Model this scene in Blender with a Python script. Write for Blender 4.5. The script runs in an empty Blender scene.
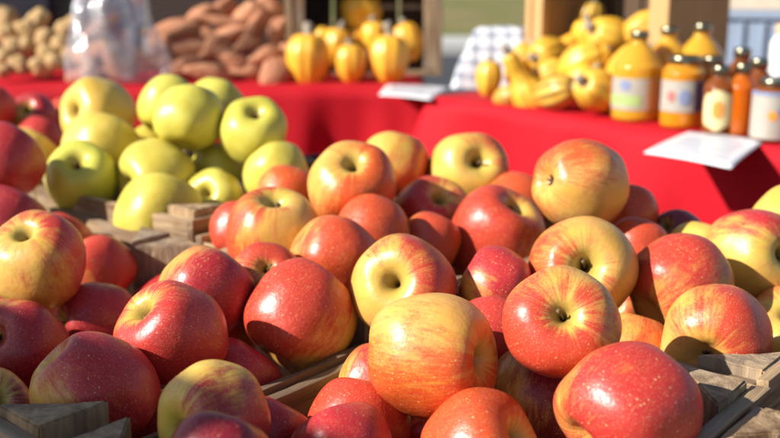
import bpy, bmesh, math, random
from mathutils import Vector, Matrix, Euler, noise
random.seed(11)
S = bpy.context.scene
COL = S.collection
R = math.radians

# id: x, y, z, diameter, pole x/y in the view, facing, stem or calyx end, red coverage, darkness, green, blush angle, crate, label
APPLES = [
  ('F1', 0.0308, 0.6705, 0.7826, 0.0894, (0.86, -0.03, 1, 's', 0.72, 0.02, 0.08, -75), 'large pale orange apple on top of the heap in the front crate, hollow turned sideways'),
  ('F2', 0.1523, 0.5949, 0.7765, 0.0881, (0.86, 0.5, -1, 's', 1.0, 0.42, 0.1, 10), 'big bright red apple thick with pale specks, beside the crate corner post'),
  ('F3', 0.1131, 0.6982, 0.7412, 0.0782, (0.1, 0.6, -1, 's', 1.0, 0.85, 0.2, -40), 'dark purple red apple in shade between the big orange and the speckled red apple'),
  ('F4', 0.0611, 0.6059, 0.7368, 0.0849, (0.72, 0.5, 1, 's', 0.7, 0.12, 0.1, 130), 'orange red apple directly below the big pale orange apple'),
  ('F5', -0.0234, 0.6722, 0.7247, 0.0746, (0.1, 0.5, -1, 's', 0.86, 0.3, 0.2, 90), 'pinkish red apple just left of and lower than the big pale orange apple'),
  ('F6', -0.031, 0.602, 0.7381, 0.0739, (-0.1, 0.3, -1, 's', 0.9, 0.5, 0.2, 60), 'dusky pink apple in front of the pinkish red one at the frame bottom'),
  ('F7', -0.0869, 0.6431, 0.7283, 0.0702, (0.1, 0.2, -1, 's', 0.93, 0.6, 0.2, 60), 'dark red apple lying low beside the shaded green apple'),
  ('F8', -0.1135, 0.591, 0.7691, 0.077, (-0.62, -0.1, 1, 's', 0.36, 0.65, 0.5, -10), 'greenish yellow apple with a red flush, in shade in the front crate'),
  ('F9', -0.0996, 0.5243, 0.7733, 0.0633, (0.1, 0.3, -1, 's', 0.98, 0.85, 0.2, 90), 'deep purple apple in front of the shaded greenish yellow apple'),
  ('F10', -0.0083, 0.739, 0.7274, 0.0684, (0.1, 0.3, -1, 's', 0.5, 0.4, 0.25, 60), 'muted orange brown apple sunk in the gap behind the big pale orange apple'),
  ('F11', 0.1879, 0.6534, 0.7371, 0.0745, (0.1, 0.3, -1, 's', 0.55, 0.45, 0.25, 60), 'brownish apple in the dark gap between the speckled red apple and the crate side'),
  ('F12', 0.1206, 0.6626, 0.8098, 0.0806, (-0.12, 0.28, 1, 's', 0.78, 0.3, 0.2, -120), 'red apple with a wide yellow hollow facing up, topmost above the purple apple'),
  ('F13', 0.0809, 0.7546, 0.7639, 0.0657, (0.2, 0.5, -1, 's', 0.9, 0.4, 0.2, 60), 'small red apple peeping out behind the big pale orange apple'),
  ('R14', 0.0913, 0.8294, 0.7823, 0.0678, (-0.7, 0.5, -1, 's', 0.85, 0.5, 0.3, 20), 'red apple with a straight shadow line across it, under the pink apple'),
  ('R15', 0.1692, 0.8444, 0.7931, 0.097, (-0.1, 0.12, 1, 's', 0.5, 0.2, 0.15, -150), 'yellow orange apple with red streaks and a deep round hollow facing out'),
  ('R16', 0.2004, 0.7889, 0.7336, 0.0741, (0.2, 0.5, -1, 's', 0.25, 0.08, 0.1, 60), 'plain orange yellow apple wedged low behind the speckled red apple'),
  ('R17', 0.2587, 0.8507, 0.7754, 0.0919, (0.6, 0.4, -1, 's', 0.38, 0.35, 0.1, 65), 'apple red on top and yellow below with fine pale specks, above the crate corner'),
  ('R18', 0.2583, 0.7484, 0.766, 0.0858, (-0.45, -0.3, 1, 'c', 0.6, 0.3, 0.1, 20), 'red apple with its dark blossom end in shade, resting by the corner post'),
  ('R19', 0.3587, 0.8443, 0.7257, 0.0934, (-0.25, 0.72, 1, 's', 0.5, 0.4, 0.25, 60), 'shaded orange brown apple at the frame edge above the weathered crate corner'),
  ('R20', 0.3433, 0.9087, 0.7855, 0.0908, (0.42, 0.12, 1, 's', 0.48, 0.5, 0.38, 50), 'greenish apple with a pink cheek and a short pale stem'),
  ('R21', 0.3991, 0.9741, 0.802, 0.0744, (0.3, 0.5, -1, 's', 0.06, 0.2, 0.25, 60), 'pale yellow apple at the frame edge behind the pink cheeked greenish apple'),
  ('R22', 0.3116, 0.9757, 0.7687, 0.0649, (0.3, 0.5, -1, 's', 0.05, 0.2, 0.3, 60), 'small yellow green apple peeping between the purple and the greenish apples'),
  ('R23', 0.3091, 1.0387, 0.7633, 0.0689, (-0.6, 0.66, 1, 's', 0.95, 0.9, 0.2, 60), 'dark purple apple with a stem, farthest before the red tablecloth'),
  ('R24', 0.2496, 0.9691, 0.7772, 0.0644, (0.3, 0.5, -1, 's', 0.74, 0.25, 0.15, 60), 'orange red shaded apple under the topmost pale orange apple'),
  ('R25', 0.2552, 1.0423, 0.7968, 0.0622, (0.3, 0.5, -1, 's', 0.66, 0.15, 0.1, 60), 'dull orange apple half hidden behind the topmost pale orange apple'),
  ('R26', 0.19, 0.9785, 0.8411, 0.092, (-0.88, 0.12, 1, 'c', 0.62, 0.08, 0.02, 150), 'pale orange apple with a dark blossom end, highest against the red cloth'),
  ('M27', 0.1435, 1.1345, 0.7817, 0.0769, (0.3, 0.5, -1, 's', 0.66, 0.12, 0.1, 60), 'orange red apple between the pink apple and the topmost pale orange apple'),
  ('M28', 0.1168, 1.0523, 0.7672, 0.1046, (0.38, 0.74, 1, 's', 0.78, 0.32, 0.2, 200), 'large pink red apple with an open yellow hollow on its upper side'),
  ('M29', 0.0952, 1.1979, 0.8104, 0.0976, (0.25, 0.3, 1, 's', 0.3, 0.35, 0.5, 40), 'yellow green apple with a brown stem, alone against the red cloth'),
  ('M30', 0.0496, 1.1202, 0.7731, 0.0923, (0.15, 0.6, 1, 's', 0.7, 0.45, 0.25, 180), 'red and yellow apple with a broad hollow, just under the stemmed yellow green apple'),
  ('M31', 0.0429, 1.0188, 0.7708, 0.0634, (0.2, 0.4, -1, 's', 0.52, 0.25, 0.2, 60), 'small brownish orange apple in shade beside the large pink red apple'),
  ('M33', 0.0111, 0.8177, 0.7851, 0.0926, (-0.22, 0.2, 1, 's', 0.42, 0.35, 0.32, 20), 'pale yellow apple with a deep dark hollow, pink at one side, mid heap'),
  ('M35', -0.0518, 0.9179, 0.7819, 0.0879, (0.3, 0.4, -1, 's', 0.72, 0.2, 0.12, 30), 'orange red apple left of the pale yellow one with the deep hollow'),
  ('M36', -0.0182, 0.9913, 0.7863, 0.08, (0.1, 0.3, -1, 's', 0.7, 0.15, 0.12, 90), 'round orange red apple right below the big tan orange apple'),
  ('M37', -0.0415, 1.066, 0.8202, 0.0959, (0.06, 0.55, 1, 's', 0.66, 0.02, 0.12, -20), 'big tan orange apple with a hollow on top, high in the middle heap'),
  ('M38', 0.0024, 1.208, 0.8184, 0.086, (0.1, 0.3, -1, 's', 0.44, 0.05, 0.5, -30), 'olive tan apple standing highest behind the big tan orange apple'),
  ('M39', 0.0436, 1.2581, 0.7854, 0.0642, (0.1, 0.3, -1, 's', 0.6, 0.3, 0.2, -30), 'brownish sliver of an apple behind the olive tan apple'),
  ('M40', -0.1189, 1.138, 0.7915, 0.077, (0.1, 0.3, -1, 's', 0.5, 0.05, 0.1, 60), 'pale tan apple half hidden behind the big tan orange apple'),
  ('M41', -0.1165, 0.9784, 0.7883, 0.0952, (0.05, 0.88, 1, 's', 0.46, 0.2, 0.25, 150), 'yellow apple with pink blush and a hollow on top, next to the green apples'),
  ('M42', -0.1637, 1.0571, 0.7722, 0.0656, (0.1, 0.3, -1, 's', 0.9, 0.3, 0.2, 60), 'red apple half hidden behind the blushed yellow apple'),
  ('M43', -0.1133, 0.8768, 0.7736, 0.0679, (0.1, 0.45, 1, 's', 0.92, 0.3, 0.2, 60), 'bright red apple with a stem, squeezed below the blushed yellow apple'),
  ('L34', -0.0753, 0.8112, 0.7612, 0.0917, (0.2, 0.3, -1, 's', 0.84, 0.32, 0.2, 120), 'pink red apple with pale specks and a curved shadow on its underside'),
  ('L44', -0.1594, 0.8204, 0.7788, 0.0819, (0.2, 0.3, -1, 's', 0.92, 0.6, 0.2, -20), 'crimson apple leaning beside the sunlit wooden corner post'),
  ('L45', -0.1685, 0.7313, 0.7749, 0.083, (-0.52, 0.6, 1, 's', 0.88, 0.42, 0.3, -60), 'red apple with a yellow stem hollow, sunlit on top, in the shaded crate'),
  ('L46', -0.158, 0.8646, 0.7208, 0.068, (0.2, 0.3, -1, 's', 0.35, 0.15, 0.2, 60), 'yellow orange apple tucked behind the red apple with the yellow stem hollow'),
  ('L47', -0.2113, 0.6626, 0.7568, 0.0871, (0.2, -0.2, -1, 's', 0.64, 0.5, 0.25, 70), 'large dusky red apple in shade above the crate corner at the bottom'),
  ('L52', -0.1265, 0.7641, 0.7196, 0.0756, (0.2, 0.3, -1, 's', 0.9, 0.5, 0.2, 60), 'dark red apple low in the gap behind the shaded green apple'),
  ('L48', -0.2749, 0.8833, 0.7275, 0.0785, (-0.8, 0.15, 1, 's', 0.9, 0.6, 0.25, 60), 'dark red apple in deep shade beneath the sunlit yellow pink apple'),
  ('L49', -0.3149, 0.7996, 0.7392, 0.08, (-0.3, 0.35, 1, 'c', 0.9, 0.65, 0.3, -20), 'dark red apple with its blossom end facing out, at the shaded frame edge'),
  ('L50', -0.2969, 0.6798, 0.7317, 0.0678, (0.5, 0.55, 1, 's', 0.6, 0.75, 0.3, -80), 'purple and green apple at the bottom corner of the frame edge'),
  ('K51', -0.3189, 0.8695, 0.7931, 0.087, (-0.1, 0.72, 1, 's', 0.52, 0.42, 0.25, 60), 'yellow pink apple with a stem, sunlit on top, at the shaded heap edge'),
  ('K52', -0.3042, 0.9981, 0.7475, 0.075, (0.4, -0.6, -1, 's', 0.86, 0.35, 0.2, 60), 'red apple with a yellow patch beside the weathered corner post'),
  ('K53', -0.4559, 1.1659, 0.8313, 0.09, (0.2, 0.4, -1, 's', 0.95, 0.6, 0.2, 60), 'large purple red apple at the frame edge beside the green apples'),
  ('K54', -0.417, 1.0638, 0.7814, 0.079, (0.2, 0.4, -1, 's', 0.95, 0.7, 0.2, 60), 'dark red apple under the large purple red one at the frame edge'),
  ('K55', -0.3793, 1.1149, 0.7422, 0.074, (0.2, 0.4, -1, 's', 0.95, 0.4, 0.2, 60), 'red apple peeping out behind the stemmed yellow pink apple'),
  ('J56', -0.5169, 1.4058, 0.7864, 0.0885, (0.3, 0.5, -1, 's', 0.04, 0.2, 0.35, 60), 'yellow green apple tucked behind the large purple red apple'),
  ('J57', -0.484, 1.3495, 0.7464, 0.0691, (0.3, 0.5, -1, 's', 0.05, 0.2, 0.15, 60), 'deep yellow apple in shade under the yellow green one'),
  ('J58', -0.6129, 1.5355, 0.8433, 0.0708, (0.2, 0.4, -1, 's', 0.9, 0.4, 0.2, 60), 'red apple far back at the frame edge, before the potatoes'),
  ('J59', -0.5728, 1.5908, 0.8166, 0.08, (0, 0.5, 1, 's', 0.85, 0.6, 0.2, 60), 'shaded dark red apple far back with its stem up'),
  ('J60', -0.5417, 1.6567, 0.8053, 0.07, (0.2, 0.4, -1, 's', 0.98, 0.3, 0.2, 60), 'bright red apple tucked against the far yellow apple'),
  ('J61', -0.5425, 1.5246, 0.7937, 0.074, (0.2, 0.4, -1, 's', 0.95, 0.45, 0.2, 60), 'red apple lying on top of the yellow green apple at the far heap'),
  ('Y1', -0.4187, 1.4268, 0.8483, 0.1104, (-0.6, 0.05, 1, 's', 0.03, 0.1, 0.3, 0), 'yellow apple with a small dark spot, topmost of the left pile end'),
  ('Y2', -0.3888, 1.334, 0.815, 0.1027, (0.3, 0.5, -1, 's', 0.02, 0.1, 0.55, 0), 'yellow apple just below the spotted topmost yellow apple'),
  ('Y3', -0.3927, 1.2434, 0.794, 0.0926, (0.12, 0.5, 1, 's', 0, 0.1, 1, 0), 'greenest apple, shaded, with sunlight curling round its hollow'),
  ('Y4', -0.2985, 1.3527, 0.8693, 0.0854, (0.3, 0.5, -1, 's', 0, 0.1, 0.8, 0), 'green apple at the top behind the most upright green apple'),
  ('Y5', -0.2595, 1.2793, 0.8656, 0.0849, (0.1, 0.7, -1, 's', 0, 0.1, 0.85, 0), 'upright light green apple in front of the pile top'),
  ('Y6', -0.248, 1.4152, 0.8639, 0.0808, (0.3, 0.5, -1, 's', 0, 0.1, 0.85, 0), 'green apple farthest back at the top of the green pile'),
  ('Y7', -0.1758, 1.2731, 0.8491, 0.0873, (0.2, 0.62, 1, 's', 0, 0.1, 0.85, 0), 'tall green apple with a hollow on top against the red cloth'),
  ('Y8', -0.1409, 1.2118, 0.804, 0.084, (-0.3, 0.6, -1, 's', 0.02, 0.1, 0.75, 0), 'yellow green apple at the pile end next to the blushed yellow apple'),
  ('Y9', -0.2982, 1.249, 0.7901, 0.1045, (-0.72, -0.2, 1, 's', 0, 0.1, 0.7, 0), 'yellow apple with a hollow turned sideways beside the shaded greenest apple'),
  ('Y10', -0.2759, 1.1567, 0.7668, 0.1, (0.1, 0.3, -1, 's', 0, 0.1, 0.7, 0), 'large yellow green apple lowest in the pile, above the corner post'),
  ('Y11', -0.2187, 1.219, 0.7729, 0.075, (-0.25, 0.2, 1, 's', 0, 0.1, 0.75, 0), 'small green apple with its hollow facing out, right of the lowest large one'),
  ('Y12', -0.2293, 1.3102, 0.7934, 0.072, (0.1, 0.3, -1, 's', 0, 0.1, 0.9, 0), 'shaded green apple in the middle of the green pile'),
  ('Y13', -0.3428, 1.3992, 0.8077, 0.0623, (0.1, 0.3, -1, 's', 0, 0.1, 0.6, 0), 'sliver of a small green apple in the gap of the green pile'),
]
FILL = [
  ('F', 0.0224, 0.7549, 0.6541, 0.08),
  ('F', 0.0379, 0.6884, 0.686, 0.072),
  ('L', -0.4378, 0.9794, 0.6897, 0.08),
  ('L', -0.5863, 0.9513, 0.691, 0.08),
  ('L', -0.6096, 1.0594, 0.7003, 0.08),
  ('L', -0.4605, 0.8307, 0.6768, 0.08),
  ('L', -0.3684, 0.857, 0.6889, 0.08),
  ('L', -0.3741, 0.754, 0.6675, 0.08),
  ('L', -0.2609, 0.738, 0.6845, 0.08),
  ('L', -0.528, 0.8829, 0.6806, 0.08),
  ('L', -0.5369, 1.0158, 0.7222, 0.08),
  ('L', -0.3704, 0.9397, 0.7082, 0.08),
  ('L', -0.2326, 0.9969, 0.7033, 0.08),
  ('L', -0.4788, 1.0677, 0.7011, 0.08),
  ('L', -0.5525, 1.1374, 0.7185, 0.08),
  ('L', -0.177, 0.7155, 0.6959, 0.072),
  ('L', -0.5541, 0.9174, 0.6179, 0.072),
  ('L', -0.4022, 0.8001, 0.712, 0.064),
  ('L', -0.5104, 0.9398, 0.7167, 0.064),
  ('L', -0.0751, 0.8764, 0.7138, 0.064),
  ('R', 0.4044, 0.9281, 0.6576, 0.08),
  ('R', 0.2397, 0.9833, 0.7119, 0.064),
  ('M', 0.0047, 0.9575, 0.6967, 0.08),
  ('M', -0.0695, 1.0272, 0.6229, 0.08),
  ('M', 0.1001, 1.1341, 0.7002, 0.08),
  ('Y', -0.2217, 1.1193, 0.7074, 0.064),
  ('Y', -0.2529, 1.2137, 0.7111, 0.064),
  ('J', -0.6221, 1.4724, 0.6768, 0.08),
  ('J', -0.589, 1.428, 0.7217, 0.064),
]
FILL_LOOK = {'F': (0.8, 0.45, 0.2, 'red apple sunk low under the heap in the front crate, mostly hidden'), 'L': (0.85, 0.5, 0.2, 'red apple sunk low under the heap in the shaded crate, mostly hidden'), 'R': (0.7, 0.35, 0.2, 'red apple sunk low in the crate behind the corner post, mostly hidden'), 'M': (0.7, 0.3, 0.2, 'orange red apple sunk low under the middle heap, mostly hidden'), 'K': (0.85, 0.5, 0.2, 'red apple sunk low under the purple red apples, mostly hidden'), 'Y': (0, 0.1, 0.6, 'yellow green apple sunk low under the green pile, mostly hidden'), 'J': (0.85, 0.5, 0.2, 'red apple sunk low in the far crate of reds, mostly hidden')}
CRATES = {
  'F': (0.0169, 0.3541, 0.385, 0.308),
  'L': (-0.2194, 0.5564, 0.382, 0.68),
  'R': (0.2671, 0.6521, 0.36, 0.296),
  'M': (0.0396, 0.8431, 0.36, 0.33),
  'Y': (-0.2163, 1.0578, 0.36, 0.33),
  'J': (-0.4721, 1.2726, 0.36, 0.33),
}

# ------------------------------------------------------------------ camera frame
PITCH = R(14); CP, SP = math.cos(PITCH), math.sin(PITCH); CAMZ = 1.05; FPX = 1000.0
def at(px, py, dep):
    u = (px - 390) / FPX; v = (py - 219) / FPX
    return Vector((u * dep, (CP - v * SP) * dep, CAMZ + (-SP - v * CP) * dep))
def on_plane(px, py, z):
    v = (py - 219) / FPX
    return at(px, py, (z - CAMZ) / (-SP - v * CP))
RIGHT = Vector((1, 0, 0)); UP = Vector((0, SP, CP)); BACK = Vector((0, -CP, SP))
def view_dir(x, y, z): return (RIGHT * x + UP * y + BACK * z).normalized()
VA = Vector((math.sin(R(40)), math.cos(R(40)), 0)); VB = Vector((-math.cos(R(40)), math.sin(R(40)), 0))
SHADE_A, SHADE_B, SHADE_H = -1.0, .46, 1.568
RIM = .77; BASE = .57; TABLE = .78

# ------------------------------------------------------------------ object helpers
def link(o): COL.objects.link(o); return o
def tag(o, label=None, cat=None, group=None, kind=None):
    for k, v in (('label', label), ('category', cat), ('group', group), ('kind', kind)):
        if v: o[k] = v
    return o
def thing(name, label, cat, loc=(0, 0, 0), rotz=0, group=None):
    o = link(bpy.data.objects.new(name, None)); o.location = loc; o.rotation_euler = (0, 0, rotz)
    o.empty_display_size = .05
    return tag(o, label, cat, group)
def mesh(name, bm, mat, parent=None, smooth=True):
    me = bpy.data.meshes.new(name); bm.to_mesh(me); bm.free()
    for p in me.polygons: p.use_smooth = smooth
    if mat: me.materials.append(mat)
    o = link(bpy.data.objects.new(name, me))
    if parent: o.parent = parent
    return o
def add_box(bm, x0, x1, y0, y1, z0, z1, bev=.0012, jit=0):
    b = bmesh.new(); bmesh.ops.create_cube(b, size=1)
    for v in b.verts:
        v.co = Vector((x0 if v.co.x < 0 else x1, y0 if v.co.y < 0 else y1, z0 if v.co.z < 0 else z1))
        if jit: v.co += Vector((random.uniform(-jit, jit), random.uniform(-jit, jit), random.uniform(-jit, jit)))
    if bev: bmesh.ops.bevel(b, geom=b.edges[:], offset=bev, segments=2, affect='EDGES', profile=.6)
    merge(bm, b)
def roughen(bm, amp=.0011):
    # saw marks, worn edges and small chips of old boards
    for _ in range(2): bmesh.ops.subdivide_edges(bm, edges=[e for e in bm.edges if e.calc_length() > .012], cuts=3, use_grid_fill=True)
    off = random.uniform(0, 50)
    for v in bm.verts:
        c = v.co; f = Vector((c.x * 34 + off, c.y * 34, c.z * 34))
        d = noise.noise_vector(f) * amp + noise.noise_vector(f * 3.7) * amp * .5
        n = noise.noise(f * .6 + Vector((9, 0, 0)))
        v.co = c + d + (v.normal * -(n - .35) * .006 if n > .35 else Vector())
def merge(bm, b, mat=None):
    if mat: bmesh.ops.transform(b, matrix=mat, verts=b.verts[:])
    tmp = bpy.data.meshes.new('tmp'); b.to_mesh(tmp); b.free(); bm.from_mesh(tmp); bpy.data.meshes.remove(tmp)
def lathe(prof, seg=40, bm=None, fn=None):
    bm = bm or bmesh.new(); rings = []
    for (r, z) in prof:
        if r < 1e-6: rings.append([bm.verts.new((0, 0, z))])
        else: rings.append([bm.verts.new((r * math.cos(2 * math.pi * k / seg), r * math.sin(2 * math.pi * k / seg), z)) for k in range(seg)])
    for a, b in zip(rings, rings[1:]):
        for k in range(seg):
            k2 = (k + 1) % seg
            if len(a) == 1 and len(b) > 1: bm.faces.new((a[0], b[k2], b[k]))
            elif len(b) == 1 and len(a) > 1: bm.faces.new((a[k], a[k2], b[0]))
            elif len(a) > 1: bm.faces.new((a[k], a[k2], b[k2], b[k]))
    if fn:
        for v in bm.verts: v.co = fn(v.co)
    bmesh.ops.recalc_face_normals(bm, faces=bm.faces[:])
    return bm
def tube(pts, rads, seg=8, bm=None):
    bm = bm or bmesh.new(); rings = []
    for i, p in enumerate(pts):
        p = Vector(p); t = (Vector(pts[min(i + 1, len(pts) - 1)]) - Vector(pts[max(i - 1, 0)])).normalized()
        a = t.orthogonal().normalized() if i == 0 else (a - t * a.dot(t)).normalized()
        b = t.cross(a)
        rings.append([bm.verts.new(p + (a * math.cos(2 * math.pi * k / seg) + b * math.sin(2 * math.pi * k / seg)) * rads[i]) for k in range(seg)])
    for a_, b_ in zip(rings, rings[1:]):
        for k in range(seg): bm.faces.new((a_[k], a_[(k + 1) % seg], b_[(k + 1) % seg], b_[k]))
    bm.faces.new(rings[0][::-1]); bm.faces.new(rings[-1])
    bmesh.ops.recalc_face_normals(bm, faces=bm.faces[:])
    return bm
def spline(pts, n):
    out = []; P = [pts[0]] + list(pts) + [pts[-1]]
    for i in range(1, len(P) - 2):
        for k in range(n):
            t = k / n
            out.append(tuple(.5 * ((2 * P[i][j]) + (-P[i - 1][j] + P[i + 1][j]) * t + (2 * P[i - 1][j] - 5 * P[i][j] + 4 * P[i + 1][j] - P[i + 2][j]) * t * t + (-P[i - 1][j] + 3 * P[i][j] - 3 * P[i + 1][j] + P[i + 2][j]) * t ** 3) for j in range(len(P[i]))))
    out.append(tuple(pts[-1])); return out

# ------------------------------------------------------------------ material helpers
class NT:
    def __init__(s, name):
        s.m = bpy.data.materials.new(name); s.m.use_nodes = True
        s.t = s.m.node_tree; s.n = s.t.nodes; s.b = s.n['Principled BSDF']
    def add(s, typ, **kw):
        n = s.n.new(typ)
        for k, v in kw.items():
            if hasattr(n, k) and not k[0].isupper(): setattr(n, k, v)
        return n
    def put(s, sock, v):
        if hasattr(v, 'is_output'): s.t.links.new(v, sock)
        else: sock.default_value = v
    def math(s, op, a, b=0., c=0., clamp=False):
        n = s.n.new('ShaderNodeMath'); n.operation = op; n.use_clamp = clamp
        s.put(n.inputs[0], a); s.put(n.inputs[1], b); s.put(n.inputs[2], c); return n.outputs[0]
    def mix(s, f, a, b, blend='MIX'):
        n = s.n.new('ShaderNodeMix'); n.data_type = 'RGBA'; n.blend_type = blend; n.clamp_factor = True
        s.put(n.inputs[0], f); s.put(n.inputs[6], a if hasattr(a, 'is_output') else (*a, 1)); s.put(n.inputs[7], b if hasattr(b, 'is_output') else (*b, 1)); return n.outputs[2]
    def smooth(s, v, lo, hi):
        n = s.n.new('ShaderNodeMapRange'); n.interpolation_type = 'SMOOTHSTEP'
        s.put(n.inputs[0], v); s.put(n.inputs[1], lo); s.put(n.inputs[2], hi); return n.outputs[0]
    def noise(s, vec, scale, detail=3., rough=.55, dist=0., w=None):
        n = s.n.new('ShaderNodeTexNoise')
        if w is not None: n.noise_dimensions = '4D'; s.put(n.inputs['W'], w)
        if vec is not None: s.put(n.inputs['Vector'], vec)
        n.inputs['Scale'].default_value = scale; n.inputs['Detail'].default_value = detail; n.inputs['Roughness'].default_value = rough; n.inputs['Distortion'].default_value = dist
        return n.outputs[0]
    def mapping(s, vec, scale=(1, 1, 1), loc=(0, 0, 0)):
        n = s.n.new('ShaderNodeMapping'); s.put(n.inputs[0], vec); s.put(n.inputs[1], loc); n.inputs[3].default_value = scale; return n.outputs[0]
    def obj(s): return s.n.new('ShaderNodeTexCoord').outputs['Object']
    def info(s): return s.n.new('ShaderNodeObjectInfo').outputs
    def bump(s, h, strength, dist=.001):
        n = s.n.new('ShaderNodeBump'); n.inputs['Strength'].default_value = strength; n.inputs['Distance'].default_value = dist
        s.put(n.inputs['Height'], h); s.put(s.b.inputs['Normal'], n.outputs[0])
    def set(s, **kw):
        for k, v in kw.items():
            s.put(s.b.inputs[k.replace('_', ' ')], (*v, 1) if isinstance(v, tuple) and len(v) == 3 and 'Radius' not in k else v)
        return s.m
def plain(name, col, rough=.6, metal=0., spec=.5, var=.15, scale=30.):
    t = NT(name); f = t.noise(t.obj(), scale, 4)
    c = t.mix(f, tuple(x * (1 - var) for x in col), tuple(min(1, x * (1 + var)) for x in col))
    return t.set(Base_Color=c, Roughness=rough, Metallic=metal, Specular_IOR_Level=spec)

# ------------------------------------------------------------------ apple skin
def apple_skin():
    t = NT('apple_skin'); o = t.obj(); inf = t.info()
    sep = t.n.new('ShaderNodeSeparateColor'); t.put(sep.inputs[0], inf['Color'])
    cov, dark, green = sep.outputs; rnd = inf['Random']
    w = t.math('MULTIPLY', rnd, 50)
    xyz = t.n.new('ShaderNodeSeparateXYZ'); t.put(xyz.inputs[0], o); x, y, z = xyz.outputs
    rad = t.math('MAXIMUM', t.math('SQRT', t.math('ADD', t.math('MULTIPLY', x, x), t.math('MULTIPLY', y, y))), .02)
    nx, ny = t.math('DIVIDE', x, rad), t.math('DIVIDE', y, rad)
    cv = t.n.new('ShaderNodeCombineXYZ'); t.put(cv.inputs[0], nx); t.put(cv.inputs[1], ny); t.put(cv.inputs[2], t.math('MULTIPLY', z, .22))
    st1 = t.noise(cv.outputs[0], 5., 3, .6, .25, w); st2 = t.noise(cv.outputs[0], 21., 4, .7, .25, w)
    big = t.noise(o, 1.5, 2, .5, .2, w)
    fine = t.noise(o, 26., 3, .6, 0, w)
    amp = t.math('MINIMUM', t.math('MULTIPLY', cov, 3.), 1.)
    side = t.math('MULTIPLY', x, .62)
    v = t.math('ADD', t.math('MULTIPLY', t.math('SUBTRACT', st1, .5), 1.0), t.math('MULTIPLY', t.math('SUBTRACT', st2, .5), .85))
    v = t.math('ADD', v, t.math('MULTIPLY', t.math('SUBTRACT', big, .5), 1.35))
    v = t.math('ADD', v, t.math('MULTIPLY', t.math('SUBTRACT', fine, .5), .55))
    v = t.math('MULTIPLY', t.math('ADD', v, side), amp)
    v = t.math('ADD', v, cov)
    top = t.math('MULTIPLY', t.smooth(t.math('ADD', rad, t.math('MULTIPLY', t.math('SUBTRACT', st1, .5), .35)), .52, .12), t.smooth(z, .1, .5))
    v = t.math('SUBTRACT', v, t.math('MULTIPLY', top, .62))
    bot = t.math('MULTIPLY', t.smooth(rad, .55, .15), t.smooth(z, -.2, -.6))
    v = t.math('SUBTRACT', v, t.math('MULTIPLY', bot, .35))
    mask = t.smooth(v, .14, .92)
    ygr = t.mix(green, (.68, .35, .06), (.51, .49, .06))
    yel = t.mix(t.math('MULTIPLY', t.smooth(big, .35, .7), .6), ygr, t.mix(green, (.77, .49, .15), (.63, .61, .11)))
    yel = t.mix(t.math('MULTIPLY', t.math('MULTIPLY', t.smooth(t.math('ADD', t.math('MULTIPLY', t.noise(o, 2.3, 3, .6, .4, w), .6), t.math('MULTIPLY', st2, .4)), .38, .62), amp), .42), yel, (.70, .27, .10))
    yel = t.mix(t.math('MULTIPLY', top, .55), yel, (.48, .42, .075))
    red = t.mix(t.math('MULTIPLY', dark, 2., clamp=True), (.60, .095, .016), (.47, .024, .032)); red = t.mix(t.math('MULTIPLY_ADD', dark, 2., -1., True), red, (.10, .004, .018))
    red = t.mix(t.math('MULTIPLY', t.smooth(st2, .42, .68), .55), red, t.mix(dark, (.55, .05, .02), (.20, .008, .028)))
    mot = t.noise(cv.outputs[0], 38., 2, .6, .1, w); mot2 = t.noise(o, 60., 2, .5, 0, w)
    red = t.mix(t.math('MULTIPLY', t.smooth(t.math('ADD', t.math('MULTIPLY', mot, .6), t.math('MULTIPLY', mot2, .4)), .50, .66), .30), red, t.mix(dark, (.76, .30, .07), (.42, .05, .05)))
    col = t.mix(mask, yel, red)
    vo3 = t.n.new('ShaderNodeTexVoronoi'); vo3.inputs['Scale'].default_value = 25.; t.put(vo3.inputs['Vector'], o)
    d3 = t.smooth(vo3.outputs['Distance'], .26, .12)
    col = t.mix(t.math('MULTIPLY', d3, t.math('MULTIPLY', mask, .38)), col, (.80, .52, .24))
    # pale lenticels, bigger and sparser towards the stem end
    vo = t.n.new('ShaderNodeTexVoronoi'); vo.inputs['Scale'].default_value = 11.5; t.put(vo.inputs['Vector'], o)
    vs = t.n.new('ShaderNodeSeparateColor'); t.put(vs.inputs[0], vo.outputs['Color'])
    rr = t.math('ADD', .08, t.math('MULTIPLY', t.math('POWER', vs.outputs[0], 1.6), .17))
    dot = t.smooth(vo.outputs['Distance'], rr, t.math('MULTIPLY', rr, .55))
    dot = t.math('MULTIPLY', dot, t.math('MULTIPLY', t.math('ADD', .22, t.math('MULTIPLY', mask, .40)), t.math('ADD', .6, t.math('MULTIPLY', rnd, .4))))
    dot = t.math('MULTIPLY', dot, t.smooth(t.noise(o, 2.6, 2, .5, 0, w), .20, .5))
    col = t.mix(dot, col, (.78, .56, .26))
    # russet inside the hollow, a few scuffs
    rus = t.math('MULTIPLY', t.smooth(t.math('ADD', rad, t.math('MULTIPLY', t.math('SUBTRACT', st2, .5), .30)), .27, .06), t.smooth(z, .1, .3))
    col = t.mix(t.math('MULTIPLY', rus, t.math('ADD', .35, t.math('MULTIPLY', st2, .6))), col, (.23, .145, .045))
    v2 = t.n.new('ShaderNodeTexVoronoi'); v2.inputs['Scale'].default_value = 2.6; t.put(v2.inputs['Vector'], t.mapping(o, (1, 1, 1)))
    v2.voronoi_dimensions = '4D'; t.put(v2.inputs['W'], w)
    sc = t.smooth(t.math('ADD', v2.outputs['Distance'], t.math('MULTIPLY', t.math('SUBTRACT', fine, .5), .12)), .085, .03)
    col = t.mix(t.math('MULTIPLY', sc, .6), col, (.16, .09, .035))
    rough = t.math('ADD', .24, t.math('MULTIPLY', fine, .22))
    t.bump(t.noise(o, 5., 5, .6), .07, .05)
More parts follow.
